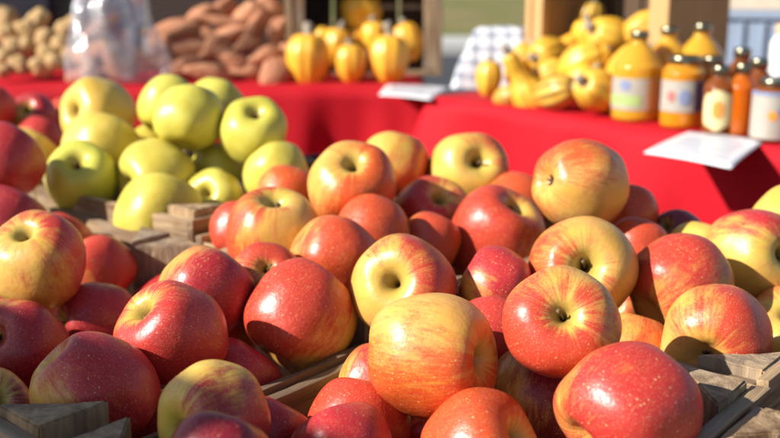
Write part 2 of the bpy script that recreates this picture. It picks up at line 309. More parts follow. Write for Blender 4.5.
    return t.set(Base_Color=col, Roughness=rough, Specular_IOR_Level=.5, Subsurface_Weight=.03, Subsurface_Radius=(1, .4, .2), Subsurface_Scale=.006)

def wood(axis, name, light=0.):
    t = NT(name); o = t.obj(); inf = t.info()
    s = {'x': (.09, 1, 1), 'y': (1, .09, 1), 'z': (1, 1, .09)}[axis]
    w = t.math('MULTIPLY', inf['Random'], 40)
    g = t.mapping(o, tuple(q * 60 for q in s))
    n1 = t.noise(g, 1.0, 6, .65, .6, w); n2 = t.noise(g, 5., 4, .7, .2, w); n3 = t.noise(o, 9., 4, .6, 0, w)
    a = t.mix(t.smooth(n1, .36, .66), (.13, .068, .032), (.48, .33, .185))
    a = t.mix(t.math('MULTIPLY', t.smooth(n2, .5, .75), .6), a, (.11, .07, .042))
    a = t.mix(t.math('MULTIPLY', t.smooth(n3, .45, .70), .5), a, (.27, .25, .22))
    a = t.mix(t.math('MULTIPLY', inf['Random'], .35), a, (.36, .27, .18))
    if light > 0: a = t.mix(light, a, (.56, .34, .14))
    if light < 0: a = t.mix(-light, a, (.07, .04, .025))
    t.bump(t.math('ADD', n1, t.math('MULTIPLY', n2, .7)), .8, .002)
    return t.set(Base_Color=a, Roughness=.85, Specular_IOR_Level=.25)

M = dict(
    apple=apple_skin(),
    wx=wood('x', 'weathered_wood_lengthwise'), wy=wood('y', 'weathered_wood_crosswise'), wz=wood('z', 'weathered_wood_upright'),
    lx=wood('x', 'light_wood_lengthwise', .8), lz=wood('z', 'light_wood_upright', .8), dz=wood('z', 'shade_darkened_wood', -.9), dx=wood('x', 'aged_wood_with_shade', -.7),
    stem=plain('apple_stem', (.16, .10, .045), .8, var=.4, scale=12), stemtip=plain('dry_stem_end', (.45, .36, .22), .9),
    sepal=plain('dried_sepals', (.085, .055, .03), .9, var=.5),
)

# ------------------------------------------------------------------ apples
PROF = [(0, .30), (.025, .36), (.055, .47), (.095, .585), (.15, .69), (.225, .775), (.32, .835), (.44, .855), (.59, .825), (.75, .725), (.885, .54), (.97, .30), (1.0, .04), (.985, -.22), (.92, -.47), (.81, -.66), (.67, -.795), (.53, -.86), (.40, -.875), (.29, -.845), (.20, -.78), (.12, -.72), (.05, -.685), (0, -.68)]
def apple_bm(k):
    rnd = random.Random(100 + k)
    tall = (1.03, .96, 1.07, .92, 1.0)[k]; cav = (1., 1.12, .85, 1.05, 1.2)[k]; taper = (.05, .0, .10, .03, -.03)[k]
    ph, ph2 = rnd.uniform(0, 6), rnd.uniform(0, 6); lop = rnd.uniform(.03, .09); off = rnd.uniform(0, 60)
    pts = []
    for r, z in PROF:
        if z > .3: q = max(0, 1 - r / .75); r *= 1 + (cav - 1) * q; z += (1 - q) * 0
        pts.append((r, z))
    def fn(c):
        r = math.hypot(c.x, c.y); a = math.atan2(c.y, c.x)
        lobe = .045 * max(0, -c.z + .1) + .03 * max(0, c.z - .1)
        k_ = 1 + lobe * math.cos(5 * a + ph) * min(1, r * 2.5) + .018 * math.cos(2 * a + ph2) - taper * max(0, -c.z) * min(1, r) * 1.2
        n = noise.noise(Vector((c.x * 1.1 + off, c.y * 1.1, c.z * 1.1))) * .08
        k_ += n * min(1, r * 2)
        z = c.z * tall + lop * c.x * (1 if c.z > 0 else .4) + .012 * math.cos(3 * a + ph2) * r + .02 * noise.noise(Vector((c.x * 2, c.y * 2 + off, c.z * 2)))
        return Vector((c.x * k_, c.y * k_, z))
    return lathe(spline(pts, 3), 72, None, fn)
APPLE_ME = []
for k in range(5):
    o = mesh('apple', apple_bm(k), M['apple']); APPLE_ME.append(o.data); bpy.data.objects.remove(o)
def stem_bm(k):
    rnd = random.Random(k); L = .36 + .12 * k; b = rnd.uniform(.05, .14); a = rnd.uniform(0, 6)
    pts = [(b * (i / 6) ** 2 * math.cos(a), b * (i / 6) ** 2 * math.sin(a), .36 + L * i / 6) for i in range(7)]
    return tube(pts, [.036, .029, .025, .024, .025, .029, .037], 8)
def calyx_bm():
    bm = bmesh.new()
    for i in range(5):
        a = 2 * math.pi * i / 5 + .2
        pts = [(.02 * math.cos(a), .02 * math.sin(a), -.66), (.06 * math.cos(a), .06 * math.sin(a), -.75), (.10 * math.cos(a + .2), .10 * math.sin(a + .2), -.80), (.13 * math.cos(a + .5), .13 * math.sin(a + .5), -.82)]
        tube(pts, [.03, .036, .022, .006], 6, bm)
    return bm
STEM_ME = []
for k in range(3):
    o = mesh('stem', stem_bm(k), M['stem']); STEM_ME.append(o.data); bpy.data.objects.remove(o)
o = mesh('calyx', calyx_bm(), M['sepal']); CALYX_ME = o.data; bpy.data.objects.remove(o)
LONGSTEM = {'F12': 0, 'R15': 0, 'M28': 0, 'Y7': 1, 'Y3': 1, 'R20': 0, 'M29': 1, 'K51': 0, 'R23': 2, 'L48': 1, 'L50': 1, 'J59': 2, 'M41': 0, 'M37': 0, 'L45': 0, 'M43': 2, 'R19': 1, 'F8': 0}
GROUPS = {'Y': 'green and yellow apples heaped in the far crate'}
def place_apple(loc, D, zaxis, blush, look, k, roll=0):
    a = link(bpy.data.objects.new('apple', APPLE_ME[k % 5]))
    z = zaxis.normalized(); x = (blush - z * blush.dot(z))
    x = x.normalized() if x.length > 1e-3 else z.orthogonal().normalized()
    y = z.cross(x)
    a.matrix_world = Matrix.Translation(loc) @ Matrix((x, y, z)).transposed().to_4x4() @ Matrix.Diagonal((D / 2 * random.uniform(.97, 1.02), D / 2 * random.uniform(.97, 1.02), D / 2 * random.uniform(.95, 1.05), 1))
    a.color = (*look, 1)
    return a
for i, (key, x, y, z, D, p, label) in enumerate(APPLES):
    dx, dy, facing, kind, cov, dark, green, bl = p
    dz = math.sqrt(max(.0, 1 - dx * dx - dy * dy))
    if facing < 0: h = math.hypot(dx, dy); dx, dy, dz = dx / h, dy / h, -.30
    pole = view_dir(dx, dy, dz)
    ax = pole if kind == 's' else -pole
    bl = R(bl); blush = view_dir(math.cos(bl), math.sin(bl), .12)
    a = place_apple((x, y, z), D, ax, blush, (cov, dark, green), i * 3 + int(D * 1000))
    tag(a, label, 'apple', GROUPS.get(key[0], 'red and yellow apples heaped in the wooden crates'))
    if key in LONGSTEM:
        s = link(bpy.data.objects.new('stem', STEM_ME[LONGSTEM[key]])); s.parent = a
    if kind == 'c':
        s = link(bpy.data.objects.new('calyx', CALYX_ME)); s.parent = a
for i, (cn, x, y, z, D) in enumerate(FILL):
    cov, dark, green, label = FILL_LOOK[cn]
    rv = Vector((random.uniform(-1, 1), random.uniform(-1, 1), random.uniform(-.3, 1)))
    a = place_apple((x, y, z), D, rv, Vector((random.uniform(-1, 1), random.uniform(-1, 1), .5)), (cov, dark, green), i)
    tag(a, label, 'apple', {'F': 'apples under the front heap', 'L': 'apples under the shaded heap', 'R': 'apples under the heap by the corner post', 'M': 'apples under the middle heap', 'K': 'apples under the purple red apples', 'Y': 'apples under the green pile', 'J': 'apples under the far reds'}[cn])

# ------------------------------------------------------------------ apple crates
def crate(p, la, lb, label, base=BASE, rim=RIM, seed=0, mid=None, low=()):
    random.seed(seed)
    rot = math.atan2(VA.y, VA.x)
    t = thing('wooden_crate', label, 'crate', (p[0], p[1], base), rot, 'weathered wooden apple crates')
    H = rim - base; j = .0012
    def part(name, boxes, mat):
        for b in boxes: bm = bmesh.new(); add_box(bm, *b, jit=j * 1.5); roughen(bm); o = mesh(name, bm, M[mat], t, False)
    th = .009; te = .012; g = .006; h3 = (H - .012 - 2 * g) / 3
    rows = [(.012 + k * (h3 + g), .012 + k * (h3 + g) + h3) for k in range(3)]
    for side_, (y0, y1) in enumerate(((0, th), (lb - th, lb))):
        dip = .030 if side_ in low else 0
        part('side_slat', [(random.uniform(0, .003), la - random.uniform(0, .003), y0, y1, z0, z1 + (random.uniform(-.002, .002) if z1 < H - .01 else random.uniform(-.004, .001) - dip)) for z0, z1 in rows], 'dx' if dip else 'wx')  # lowered sides: dark brown wood, deepened further to paint in the shade there
    for x0, x1 in ((.001, te), (la - te, la - .001)):
        part('end_panel', [(x0, x1, th + .0012, lb - th - .0012, .012, H - .006 + random.uniform(-.004, .002))], 'wy')
    for sx in (0, 1):
        for sy, yp in ((0, th + .001), (1, lb - th - .001)) + (((1, mid - .001), (0, mid + .001)) if mid else ()):
            L = random.uniform(.048, .056); x0 = te + .001 if sx == 0 else la - te - .001; y0 = yp
            ex = L if sx == 0 else -L; ey = L if sy == 0 else -L
            b = bmesh.new(); top = H + random.uniform(-.002, .005)
            vs = [[b.verts.new((x0 + a, y0 + c, zz)) for a, c in ((0, 0), (ex, 0), (0, ey))] for zz in (.010, top)]
            for k in range(3): b.faces.new((vs[0][k], vs[0][(k + 1) % 3], vs[1][(k + 1) % 3], vs[1][k]))
            b.faces.new(vs[0][::-1]); b.faces.new(vs[1]); bmesh.ops.recalc_face_normals(b, faces=b.faces[:])
            bmesh.ops.bevel(b, geom=b.edges[:], offset=.0015, segments=2, affect='EDGES'); roughen(b)
            mesh('corner_post', b, M['wz'], t, False)
    n = 4; wv = (lb - .002) / n
    part('bottom_board', [(.002, la - .002, .001 + k * wv + .002, .001 + (k + 1) * wv - .002, 0, .009) for k in range(n)], 'wx')
    return t
CL = {'F': 'front wooden crate holding the big pale orange and the speckled red apples', 'L': 'long wooden crate of shaded red apples, its corner showing at the bottom edge',
      'R': 'wooden crate of apples behind the sunlit corner post', 'M': 'middle wooden crate under the tan orange apples',
      'Y': 'wooden crate heaped with green and yellow apples', 'J': 'far wooden crate of red apples before the potatoes'}
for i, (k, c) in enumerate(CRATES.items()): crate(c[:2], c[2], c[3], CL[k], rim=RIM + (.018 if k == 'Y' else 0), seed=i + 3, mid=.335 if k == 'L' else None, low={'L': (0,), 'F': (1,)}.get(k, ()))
fx, fy = CRATES['F'][:2]; p = Vector((fx, fy, 0)) - VB * .334
crate(p[:2], .35, .33, 'empty wooden crate on the other side of the front crate', seed=31)
lx, ly = CRATES['L'][:2]
# an added board out of view, standing sunward to shade the table's near corner
p = Vector((lx, ly, 0)) + VA * SHADE_A + VB * SHADE_B
t = thing('shade_board', 'plain wooden board on two posts, added beside the apple table to shade it', 'shade board', p[:], math.atan2(VB.y, VB.x))
for k in range(6):
    z0 = .86 + k * (SHADE_H - .86) / 6
    bm = bmesh.new(); add_box(bm, 0, .70, -.009, .009, z0 + .0005, z0 + (SHADE_H - .86) / 6 - .0005); mesh('board', bm, M['wx'], t, False)
for x0 in (.05, .61):
    bm = bmesh.new(); add_box(bm, x0, x0 + .045, .0105, .05, .035, SHADE_H - .02); mesh('post', bm, M['wz'], t, False)
    bm = bmesh.new(); add_box(bm, x0 - .02, x0 + .065, -.22, .28, .003, .034); mesh('foot', bm, M['wy'], t, False)

# display table under the crates
t = thing('display_table', 'plain wooden table carrying all the apple crates', 'table', (0, 0, 0), math.atan2(VA.y, VA.x))
inv = Matrix.Rotation(-math.atan2(VA.y, VA.x), 4, 'Z')
q0 = inv @ Vector((lx, ly, 0))
ax0, ax1, ay0, ay1 = q0.x - .62, q0.x + .78, q0.y - .72, q0.y + .72
for k in range(6):
    bm = bmesh.new(); w = (ay1 - ay0) / 6; add_box(bm, ax0, ax1, ay0 + k * w + .002, ay0 + (k + 1) * w - .002, BASE - .028, BASE - .002); mesh('table_board', bm, M['wx'], t, False)
for sx in (ax0 + .08, ax1 - .08):
    for sy in (ay0 + .08, ay1 - .08):
        bm = bmesh.new(); add_box(bm, sx - .03, sx + .03, sy - .03, sy + .03, .005, BASE - .031); mesh('leg', bm, M['wz'], t, False)

# ------------------------------------------------------------------ red cloth tables behind
random.seed(5)
def cloth_mat():
    t = NT('red_tablecloth'); o = t.obj()
    n = t.noise(o, 3., 3, .5); f = t.noise(o, 400., 2, .5)
    c = t.mix(n, (.40, .0015, .008), (.50, .0025, .013))
    t.bump(f, .2, .0006)
    return t.set(Base_Color=c, Roughness=.75, Specular_IOR_Level=.25, Sheen_Weight=.0)
M['cloth'] = cloth_mat()
M['metal'] = plain('grey_metal', (.32, .33, .35), .35, .9); M['board'] = plain('folding_table_top', (.62, .62, .60), .6)
def cloth_table(o, u, length, depth, label_t, label_c, seed):
    # o: front corner of the cloth, u: unit vector along the front edge, table extends away from the viewer
    u = Vector((u[0], u[1], 0)).normalized(); n = Vector((-u.y, u.x, 0))
    if n.y < 0 and abs(n.y) > .3: n = -n
    rz = math.atan2(u.y, u.x); flip = 1 if n.dot(Vector((-u.y, u.x, 0))) > 0 else -1
    t = thing('folding_table', label_t, 'table', (o[0], o[1], 0), rz)
    def yy(a, b): return (min(a * flip, b * flip), max(a * flip, b * flip))
    bm = bmesh.new(); y0, y1 = yy(.012, depth - .012); add_box(bm, .012, length - .012, y0, y1, TABLE - .034, TABLE - .005, .004); mesh('table_top', bm, M['board'], t, False)
    for sx in (.15, length - .15):
        for sy in (.1, depth - .1):
            mesh('leg', tube([(sx, sy * flip, .0), (sx, sy * flip, TABLE - .036)], [.014, .014], 10), M['metal'], t)
    # the cloth: rounded outline, a flat top and a skirt whose folds grow downwards
    r = .015; per = []
    cs = [(r, r), (length - r, r), (length - r, depth - r), (r, depth - r)]; angs = [(180, 270), (270, 360), (0, 90), (90, 180)]
    pts = []
    for (cx, cy), (a0, a1) in zip(cs, angs):
        for k in range(7):
            a = R(a0 + (a1 - a0) * k / 6); pts.append((cx + r * math.cos(a), cy + r * math.sin(a), math.cos(a), math.sin(a)))
    dense = []
    for a, b in zip(pts, pts[1:] + pts[:1]):
        d = math.hypot(b[0] - a[0], b[1] - a[1]); k = max(1, int(d / .018))
        for i in range(k):
            q = i / k; dense.append(tuple(a[j] + (b[j] - a[j]) * q for j in range(4)))
    s = 0; bm = bmesh.new(); rows = []; rnd = random.Random(seed); ph = rnd.uniform(0, 9)
    arcs = [0]
    for a, b in zip(dense, dense[1:]): arcs.append(arcs[-1] + math.hypot(b[0] - a[0], b[1] - a[1]))
    N = 22
    for k in range(N + 1):
        d = k / N; row = []; z = TABLE - .66 * d
        for (x, y, ax_, ay_), s in zip(dense, arcs):
            f = noise.noise(Vector((s * 5 + ph, d * .7, seed))) * .085 + noise.noise(Vector((s * 13 + ph, d * .9, seed + 3))) * .03
            cr = 0
            for cx_, cy_ in ((0, 0), (length, 0), (length, depth), (0, depth)):
                e = math.hypot(x - cx_, y - cy_); cr = max(cr, math.exp(-(e / .10) ** 2))
            w = (min(1, d * 2.2) ** .8) * (f + .012) + cr * .09 * d ** .7 + .003
            row.append(bm.verts.new((x + ax_ * w, (y + ay_ * w) * flip, z if k else TABLE)))
        rows.append(row)
    n_ = len(dense)
    for a, b in zip(rows, rows[1:]):
        for i in range(n_): bm.faces.new((a[i], a[(i + 1) % n_], b[(i + 1) % n_], b[i]))
    inner = [bm.verts.new((v.co.x + (length / 2 - v.co.x) * .02, v.co.y + (depth * flip / 2 - v.co.y) * .03, TABLE + .0012)) for v in rows[0]]
    for i in range(n_): bm.faces.new((inner[i], inner[(i + 1) % n_], rows[0][(i + 1) % n_], rows[0][i]))
    bm.faces.new(inner); bmesh.ops.recalc_face_normals(bm, faces=bm.faces[:])
    c = mesh('tablecloth', bm, M['cloth']); c.location = (o[0], o[1], 0); c.rotation_euler = (0, 0, rz)
    tag(c, label_c, 'tablecloth', 'red tablecloths')
LT = Vector((-1.75, 2.36, 0))
cloth_table((-1.75, 2.36), (1, 0), 1.83, .72, 'folding table under the red cloth with potatoes and pumpkins', 'red tablecloth under the potatoes, sweet potatoes and pumpkins', 1)
RU = Vector((.617, -.787, 0)); RN = Vector((.787, .617, 0)); RO = Vector((.085, 2.19, 0))
cloth_table((RO.x, RO.y), (RU.x, RU.y), 1.5, .62, 'folding table under the red cloth with squash and jars', 'red tablecloth under the squash, jars and honey bottles', 2)

# paper signs lying over the table edges
def paper_mat():
    t = NT('printed_paper'); u = t.n.new('ShaderNodeTexCoord').outputs['Generated']
    return t.set(Base_Color=(.78, .79, .82), Roughness=.25, Specular_IOR_Level=.5)
M['paper'] = paper_mat(); M['ink'] = plain('faded_grey_print', (.45, .47, .52), .5)
def paper(corners, label, sag):
    c = [Vector(v) for v in corners]; cen = sum(c, Vector()) / 4; bm = bmesh.new(); N = 10; g = []
    def P(a, b): return (c[0] * (1 - a) + c[1] * a) * (1 - b) + (c[3] * (1 - a) + c[2] * a) * b - cen
    for th in (0, -.0012):
        for i in range(N + 1):
            for j in range(N + 1):
                a, b = i / N, j / N; p = P(a, b); g.append(bm.verts.new(p + Vector((0, 0, th - sag * max(0, b - .5) ** 2 + .002 * math.sin(3 * a)))))
    n2 = (N + 1) ** 2
    for o_ in (0, n2):
        for i in range(N):
            for j in range(N):
                k = o_ + i * (N + 1) + j; f = (g[k], g[k + 1], g[k + N + 2], g[k + N + 1]); bm.faces.new(f if o_ == 0 else f[::-1])
    rim = [(i, 0) for i in range(N)] + [(N, j) for j in range(N)] + [(i, N) for i in range(N, 0, -1)] + [(0, j) for j in range(N, 0, -1)]
    for (i, j), (i2, j2) in zip(rim, rim[1:] + rim[:1]):
        a, b = i * (N + 1) + j, i2 * (N + 1) + j2; bm.faces.new((g[a], g[b], g[b + n2], g[a + n2]))
    bmesh.ops.recalc_face_normals(bm, faces=bm.faces[:])
    o = mesh('paper_sign', bm, M['paper']); o.location = cen; tag(o, label, 'paper sign')
    for k in range(5):
        b0 = .16 + k * .15; bm = bmesh.new(); vs = []
        a0, a1 = (.3, .7) if k == 0 else (.12, random.uniform(.7, .88))
        for a, b in ((a0, b0), (a1, b0), (a1, b0 + .05), (a0, b0 + .05)): vs.append(bm.verts.new(P(a, b) + Vector((0, 0, .0012 - sag * max(0, b - .5) ** 2 + .002 * math.sin(3 * a)))))
        bm.faces.new(vs); mesh('print_line', bm, M['ink'], o, False)
zp = TABLE + .0035
paper([on_plane(690, 131, zp), on_plane(766, 140, zp), on_plane(731, 166, zp - .004), on_plane(644, 150, zp - .004)], 'white paper sign jutting out from under the jars over the table edge', .015)
paper([on_plane(388, 84.5, zp), on_plane(449, 87, zp), on_plane(431, 98, zp), on_plane(379, 93, zp)], 'white paper sign hanging over the edge before the pumpkins', .015)

# ------------------------------------------------------------------ potatoes, sweet potatoes, the bag
def veg_mat(name, a, b, spot, rough=.75, scale=6.):
    t = NT(name); o = t.obj(); w = t.math('MULTIPLY', t.info()['Random'], 30)
    n = t.noise(o, scale, 4, .6, .3, w); c = t.mix(t.smooth(n, .3, .7), a, b)
    s = t.noise(o, scale * 6, 3, .6, 0, w); c = t.mix(t.math('MULTIPLY', t.smooth(s, .58, .72), .6), c, spot)
    c = t.mix(t.math('MULTIPLY', t.info()['Random'], .35), c, spot)
    t.bump(n, .5, .02)
    return t.set(Base_Color=c, Roughness=rough, Specular_IOR_Level=.3)
M['tan'] = veg_mat('tan_potato_skin', (.44, .27, .11), (.58, .39, .18), (.26, .15, .07), scale=2.)
M['sweet'] = veg_mat('sweet_potato_skin', (.46, .18, .085), (.60, .30, .16), (.24, .075, .05), scale=2.5)
def tuber_bm(kind, seed):
    rnd = random.Random(seed); off = rnd.uniform(0, 90)
    bm = bmesh.new(); bmesh.ops.create_uvsphere(bm, u_segments=28, v_segments=20, radius=1)
    bend = rnd.uniform(-.25, .25)
    for v in bm.verts:
        c = v.co.copy(); x = c.z; rr = math.sqrt(max(0, 1 - x * x))
        if kind == 'sweet': k = (rr ** 1.25 / max(rr, 1e-3)) if rr > 0 else 0; k *= 1 + .25 * x
        else: k = 1
        p = Vector((x, c.x * k, c.y * k))
        n = noise.noise(p * (1.2 if kind == 'sweet' else 1.5) + Vector((off, 0, 0))) * (.22 if kind == 'sweet' else .20) + noise.noise(p * 3.2 + Vector((0, off, 0))) * (.09 if kind == 'sweet' else .04)
        p *= 1 + n
        p.z += bend * x * x
        v.co = p
    return bm
TUB = {}
for kind in ('tan', 'sweet'):
    for k in range(4):
        o = mesh('tuber', tuber_bm(kind, k + 7), M[kind]); TUB[kind, k] = o.data; bpy.data.objects.remove(o)
def oriented(name, me, loc, ang, tilt, scale, spin):
    ax = view_dir(math.cos(R(ang)) * math.cos(R(tilt)), math.sin(R(ang)) * math.cos(R(tilt)), math.sin(R(tilt)))
    y = ax.orthogonal().normalized(); y = Matrix.Rotation(R(spin), 3, ax) @ y; z = ax.cross(y)
    o = link(bpy.data.objects.new(name, me))
    o.matrix_world = Matrix.Translation(loc) @ Matrix((ax, y, z)).transposed().to_4x4() @ Matrix.Diagonal((*scale, 1))
    return o
TAN = [(7, 17, 18, 24, 60, 'topmost at the frame edge'), (6, 33, 20, 20, 20, 'second down at the frame edge'), (14, 47, 19, 22, 70, 'between the edge ones and the middle lumps'), (39, 19, 22, 19, 20, 'highest of the pile, before the navy tub'),
       (27, 31, 18, 24, 100, 'just below the highest, slanting'), (28, 46, 18, 22, 80, 'in the centre of the pile'), (46, 39, 20, 22, 60, 'beside the centre one, under the highest'), (46, 53, 18, 17, 10, 'lower middle, in half shade'),
       (65, 30, 26, 17, 40, 'long and slanting, against the plastic bag'), (75, 24, 16, 20, 90, 'highest one touching the bag top'), (20, 65, 22, 19, 150, 'bottom row, second from the frame edge'), (41, 68, 24, 18, 160, 'bottom row, in the middle'),
       (55, 62, 17, 18, 80, 'bottom row, next to the bag'), (3, 57, 18, 18, 30, 'third down at the frame edge'), (69, 57, 20, 16, 70, 'half behind the bag, low'), (61, 45, 18, 18, 50, 'half behind the bag, mid height'), (3, 71, 18, 14, 10, 'bottom corner at the frame edge'), (17, 31, 15, 18, 80, 'small, between the edge and the slanting one')]
for i, (px, py, l, w, ang, lab) in enumerate(TAN):
    dep = 2.44 + (72 - py) / 72 * .24 + (i % 3) * .012
    o = oriented('potato', TUB['tan', i % 4], at(px, py, dep), ang, random.uniform(-30, 30), (l * dep / 2000 * 1.12, w * dep / 2000 * 1.08, w * dep / 2000), random.uniform(0, 360))
    tag(o, 'tan potato, ' + lab, 'potato', 'tan potatoes piled on the red cloth')
SWT = [(174, 30, 48, 20, 10, 'arched, over the long pale one'), (200, 16, 30, 17, 25, 'upper, end on, beside the arched one'), (221, 9, 28, 16, 30, 'top of the pile, before the dark crate'), (226, 23, 44, 13, -12, 'thin and long, lying across the middle'),
       (246, 15, 32, 20, 35, 'stout, upper, sunlit'), (268, 8, 32, 22, -60, 'topmost, leaning on the wooden box'), (254, 30, 36, 17, 58, 'steep and slim, above the dark gap'), (280, 33, 25, 24, 70, 'round ended, just beside the pumpkins'),
       (190, 49, 44, 17, -2, 'long and pale, level, sunlit'), (214, 50, 28, 25, 40, 'stout and pale, in the pile centre'), (231, 60, 34, 18, -35, 'slanting down from the centre'), (209, 73, 38, 19, -8, 'lowest pale one above the green apples'),
       (263, 56, 30, 18, 25, 'pale tipped, lower, sunlit'), (272, 75, 34, 26, 55, 'bottom, against the first pumpkin'), (162, 46, 22, 24, 80, 'dark, behind the bag edge'), (158, 62, 42, 20, 0, 'dark, low, next to the bag'),
       (185, 68, 36, 21, 10, 'dark, at the bottom, shaded'), (248, 45, 26, 20, 30, 'dark, in the gap under the steep one'), (223, 36, 48, 17, 14, 'dark orange, shaded, across the pile centre'), (247, 72, 28, 19, 0, 'dark, at the bottom, before the last two'), (286, 55, 20, 26, 90, 'dark, half behind the first pumpkin'), (200, 36, 30, 18, 0, 'dark, under the thin long one')]
for i, (px, py, l, w, ang, lab) in enumerate(SWT):
    dep = 2.45 + (75 - py) / 75 * .25 + (.05 if lab.startswith('dark') else 0)
    o = oriented('sweet_potato', TUB['sweet', i % 4], at(px, py, dep), ang, random.uniform(-25, 25), (l * dep / 2000 * 1.28, w * dep / 2000 * 1.08, w * dep / 2000 * .95), random.uniform(0, 360))
    tag(o, 'reddish sweet potato, ' + lab, 'sweet potato', 'sweet potatoes piled beside the pumpkins')
BAGGED = [(100, 29, 38, 15, 32, 'upper, slanting up'), (114, 40, 34, 12, 30, 'pale, under the upper one'), (90, 63, 44, 20, -32, 'lying low, end forward'), (114, 62, 46, 15, -66, 'steep, sunlit along its length'), (102, 50, 36, 19, 10, 'in the middle, shaded'), (128, 55, 40, 20, -70, 'at the side away from the tan potatoes'), (84, 77, 34, 17, 5, 'lowest, near the tan potatoes'), (112, 78, 38, 18, -10, 'lowest, near the pale apples')]
for i, (px, py, l, w, ang, lab) in enumerate(BAGGED):
    dep = 2.455 + (i % 3) * .025 + (80 - py) * .0004
    o = oriented('sweet_potato', TUB['sweet', (i + 1) % 4], at(px, py, dep), ang, random.uniform(-12, 12), (l * dep / 2000 * 1.1, w * dep / 2000 * 1.3, w * dep / 2000 * 1.2), random.uniform(0, 360))
    tag(o, 'sweet potato inside the clear bag, ' + lab, 'sweet potato', 'sweet potatoes inside the clear plastic bag')
def bag_mat():
    t = NT('clear_plastic_film'); o = t.obj()
    t.m.blend_method = 'BLEND' if hasattr(t.m, 'blend_method') else None
    tr = t.n.new('ShaderNodeBsdfTransparent'); tr.inputs[0].default_value = (.93, .94, .96, 1)
    df = t.n.new('ShaderNodeBsdfDiffuse'); df.inputs[0].default_value = (.8, .82, .9, 1)
    gl = t.n.new('ShaderNodeBsdfGlossy'); gl.inputs['Roughness'].default_value = .12
    n = t.noise(o, 9., 4, .6, .8)
    bp = t.n.new('ShaderNodeBump'); bp.inputs['Strength'].default_value = .9; bp.inputs['Distance'].default_value = .02; t.put(bp.inputs['Height'], n); t.put(gl.inputs['Normal'], bp.outputs[0])
    m1 = t.n.new('ShaderNodeMixShader'); z = t.n.new('ShaderNodeSeparateXYZ'); t.put(z.inputs[0], o)
    t.put(m1.inputs[0], t.math('ADD', .14, t.math('MULTIPLY', t.math('MULTIPLY', t.smooth(n, .44, .67), .6), t.math('ADD', .35, t.math('MULTIPLY', t.smooth(z.outputs[2], .10, .22), .65))))); t.put(m1.inputs[1], tr.outputs[0]); t.put(m1.inputs[2], df.outputs[0])
    m2 = t.n.new('ShaderNodeMixShader'); t.put(m2.inputs[0], .14); t.put(m2.inputs[1], m1.outputs[0]); t.put(m2.inputs[2], gl.outputs[0])
    t.put(t.n['Material Output'].inputs[0], m2.outputs[0]); return t.m
M['film'] = bag_mat()
bc = on_plane(108, 86, TABLE); bc = Vector((bc.x, 2.475, TABLE + .004))
bp = [(0, .002), (.06, .002), (.115, .006), (.125, .03), (.118, .08), (.105, .13), (.098, .17), (.085, .20), (.09, .235), (.10, .27), (.085, .30), (.045, .325), (.0, .335)]
def bagfn(c):
    a = math.atan2(c.y, c.x); k = 1 + .10 * noise.noise(Vector((math.cos(a) * 2.2, math.sin(a) * 2.2, c.z * 9))) * 1.6 + .05 * math.sin(9 * a + c.z * 20) * min(1, c.z / .15)
    return Vector((c.x * k, c.y * k * .72, c.z + .02 * math.sin(3 * a) * (c.z > .15)))
o = mesh('plastic_bag', lathe(spline(bp, 3), 72, None, bagfn), M['film']); o.location = bc
tag(o, 'clear plastic bag of sweet potatoes standing between the two potato piles', 'plastic bag')

# tubs and boxes behind the piles
M['navy'] = plain('navy_plastic', (.020, .024, .040), .45); M['greyp'] = plain('grey_plastic', (.17, .175, .18), .6); M['dark'] = plain('dark_brown_wicker', (.045, .030, .024), .85, var=.5, scale=120.)
def tub(loc, rz, sx, sy, h, mat, label, name='plastic_tub', cat='tub', wall=.006):
    t = thing(name, label, cat, loc, rz); b = bmesh.new(); o2 = []
    def ring(e, z): return [b.verts.new((x * (sx / 2 - e), y * (sy / 2 - e), z)) for x, y in ((-1, -1), (1, -1), (1, 1), (-1, 1))]
    rs = [ring(.02, 0), ring(0, h), ring(wall, h), ring(.02 + wall, wall)]
    for a, c in zip(rs, rs[1:]):
        for k in range(4): b.faces.new((a[k], a[(k + 1) % 4], c[(k + 1) % 4], c[k]))
    b.faces.new(rs[0][::-1]); b.faces.new(rs[-1])
    bmesh.ops.bevel(b, geom=[e for e in b.edges if abs((e.verts[0].co - e.verts[1].co).z) > h * .5], offset=.02, segments=4, affect='EDGES')
    bmesh.ops.recalc_face_normals(b, faces=b.faces[:]); mesh('body', b, M[mat], t, False)
    bm = bmesh.new()
    for x0, x1, y0, y1 in ((-sx / 2 - .012, sx / 2 + .012, -sy / 2 - .012, -sy / 2 - .001), (-sx / 2 - .012, sx / 2 + .012, sy / 2 + .001, sy / 2 + .012), (-sx / 2 - .012, -sx / 2 - .001, -sy / 2 - .0005, sy / 2 + .0005), (sx / 2 + .001, sx / 2 + .012, -sy / 2 - .0005, sy / 2 + .0005)):
        add_box(bm, x0, x1, y0, y1, h - .02, h + .004, .003)
    mesh('rim', bm, M[mat], t, False); return t
tub((-1.10, 2.86, TABLE + .003), .05, .40, .24, .30, 'navy', 'navy blue plastic tub behind the tan potatoes')
tub((-.80, 2.93, TABLE + .003), -.04, .17, .2, .26, 'greyp', 'grey plastic tub between the tan potatoes and the bag')
tub((-.42, 2.90, TABLE + .003), .0, .52, .22, .34, 'dark', 'dark woven basket behind the sweet potatoes', 'basket', 'basket')

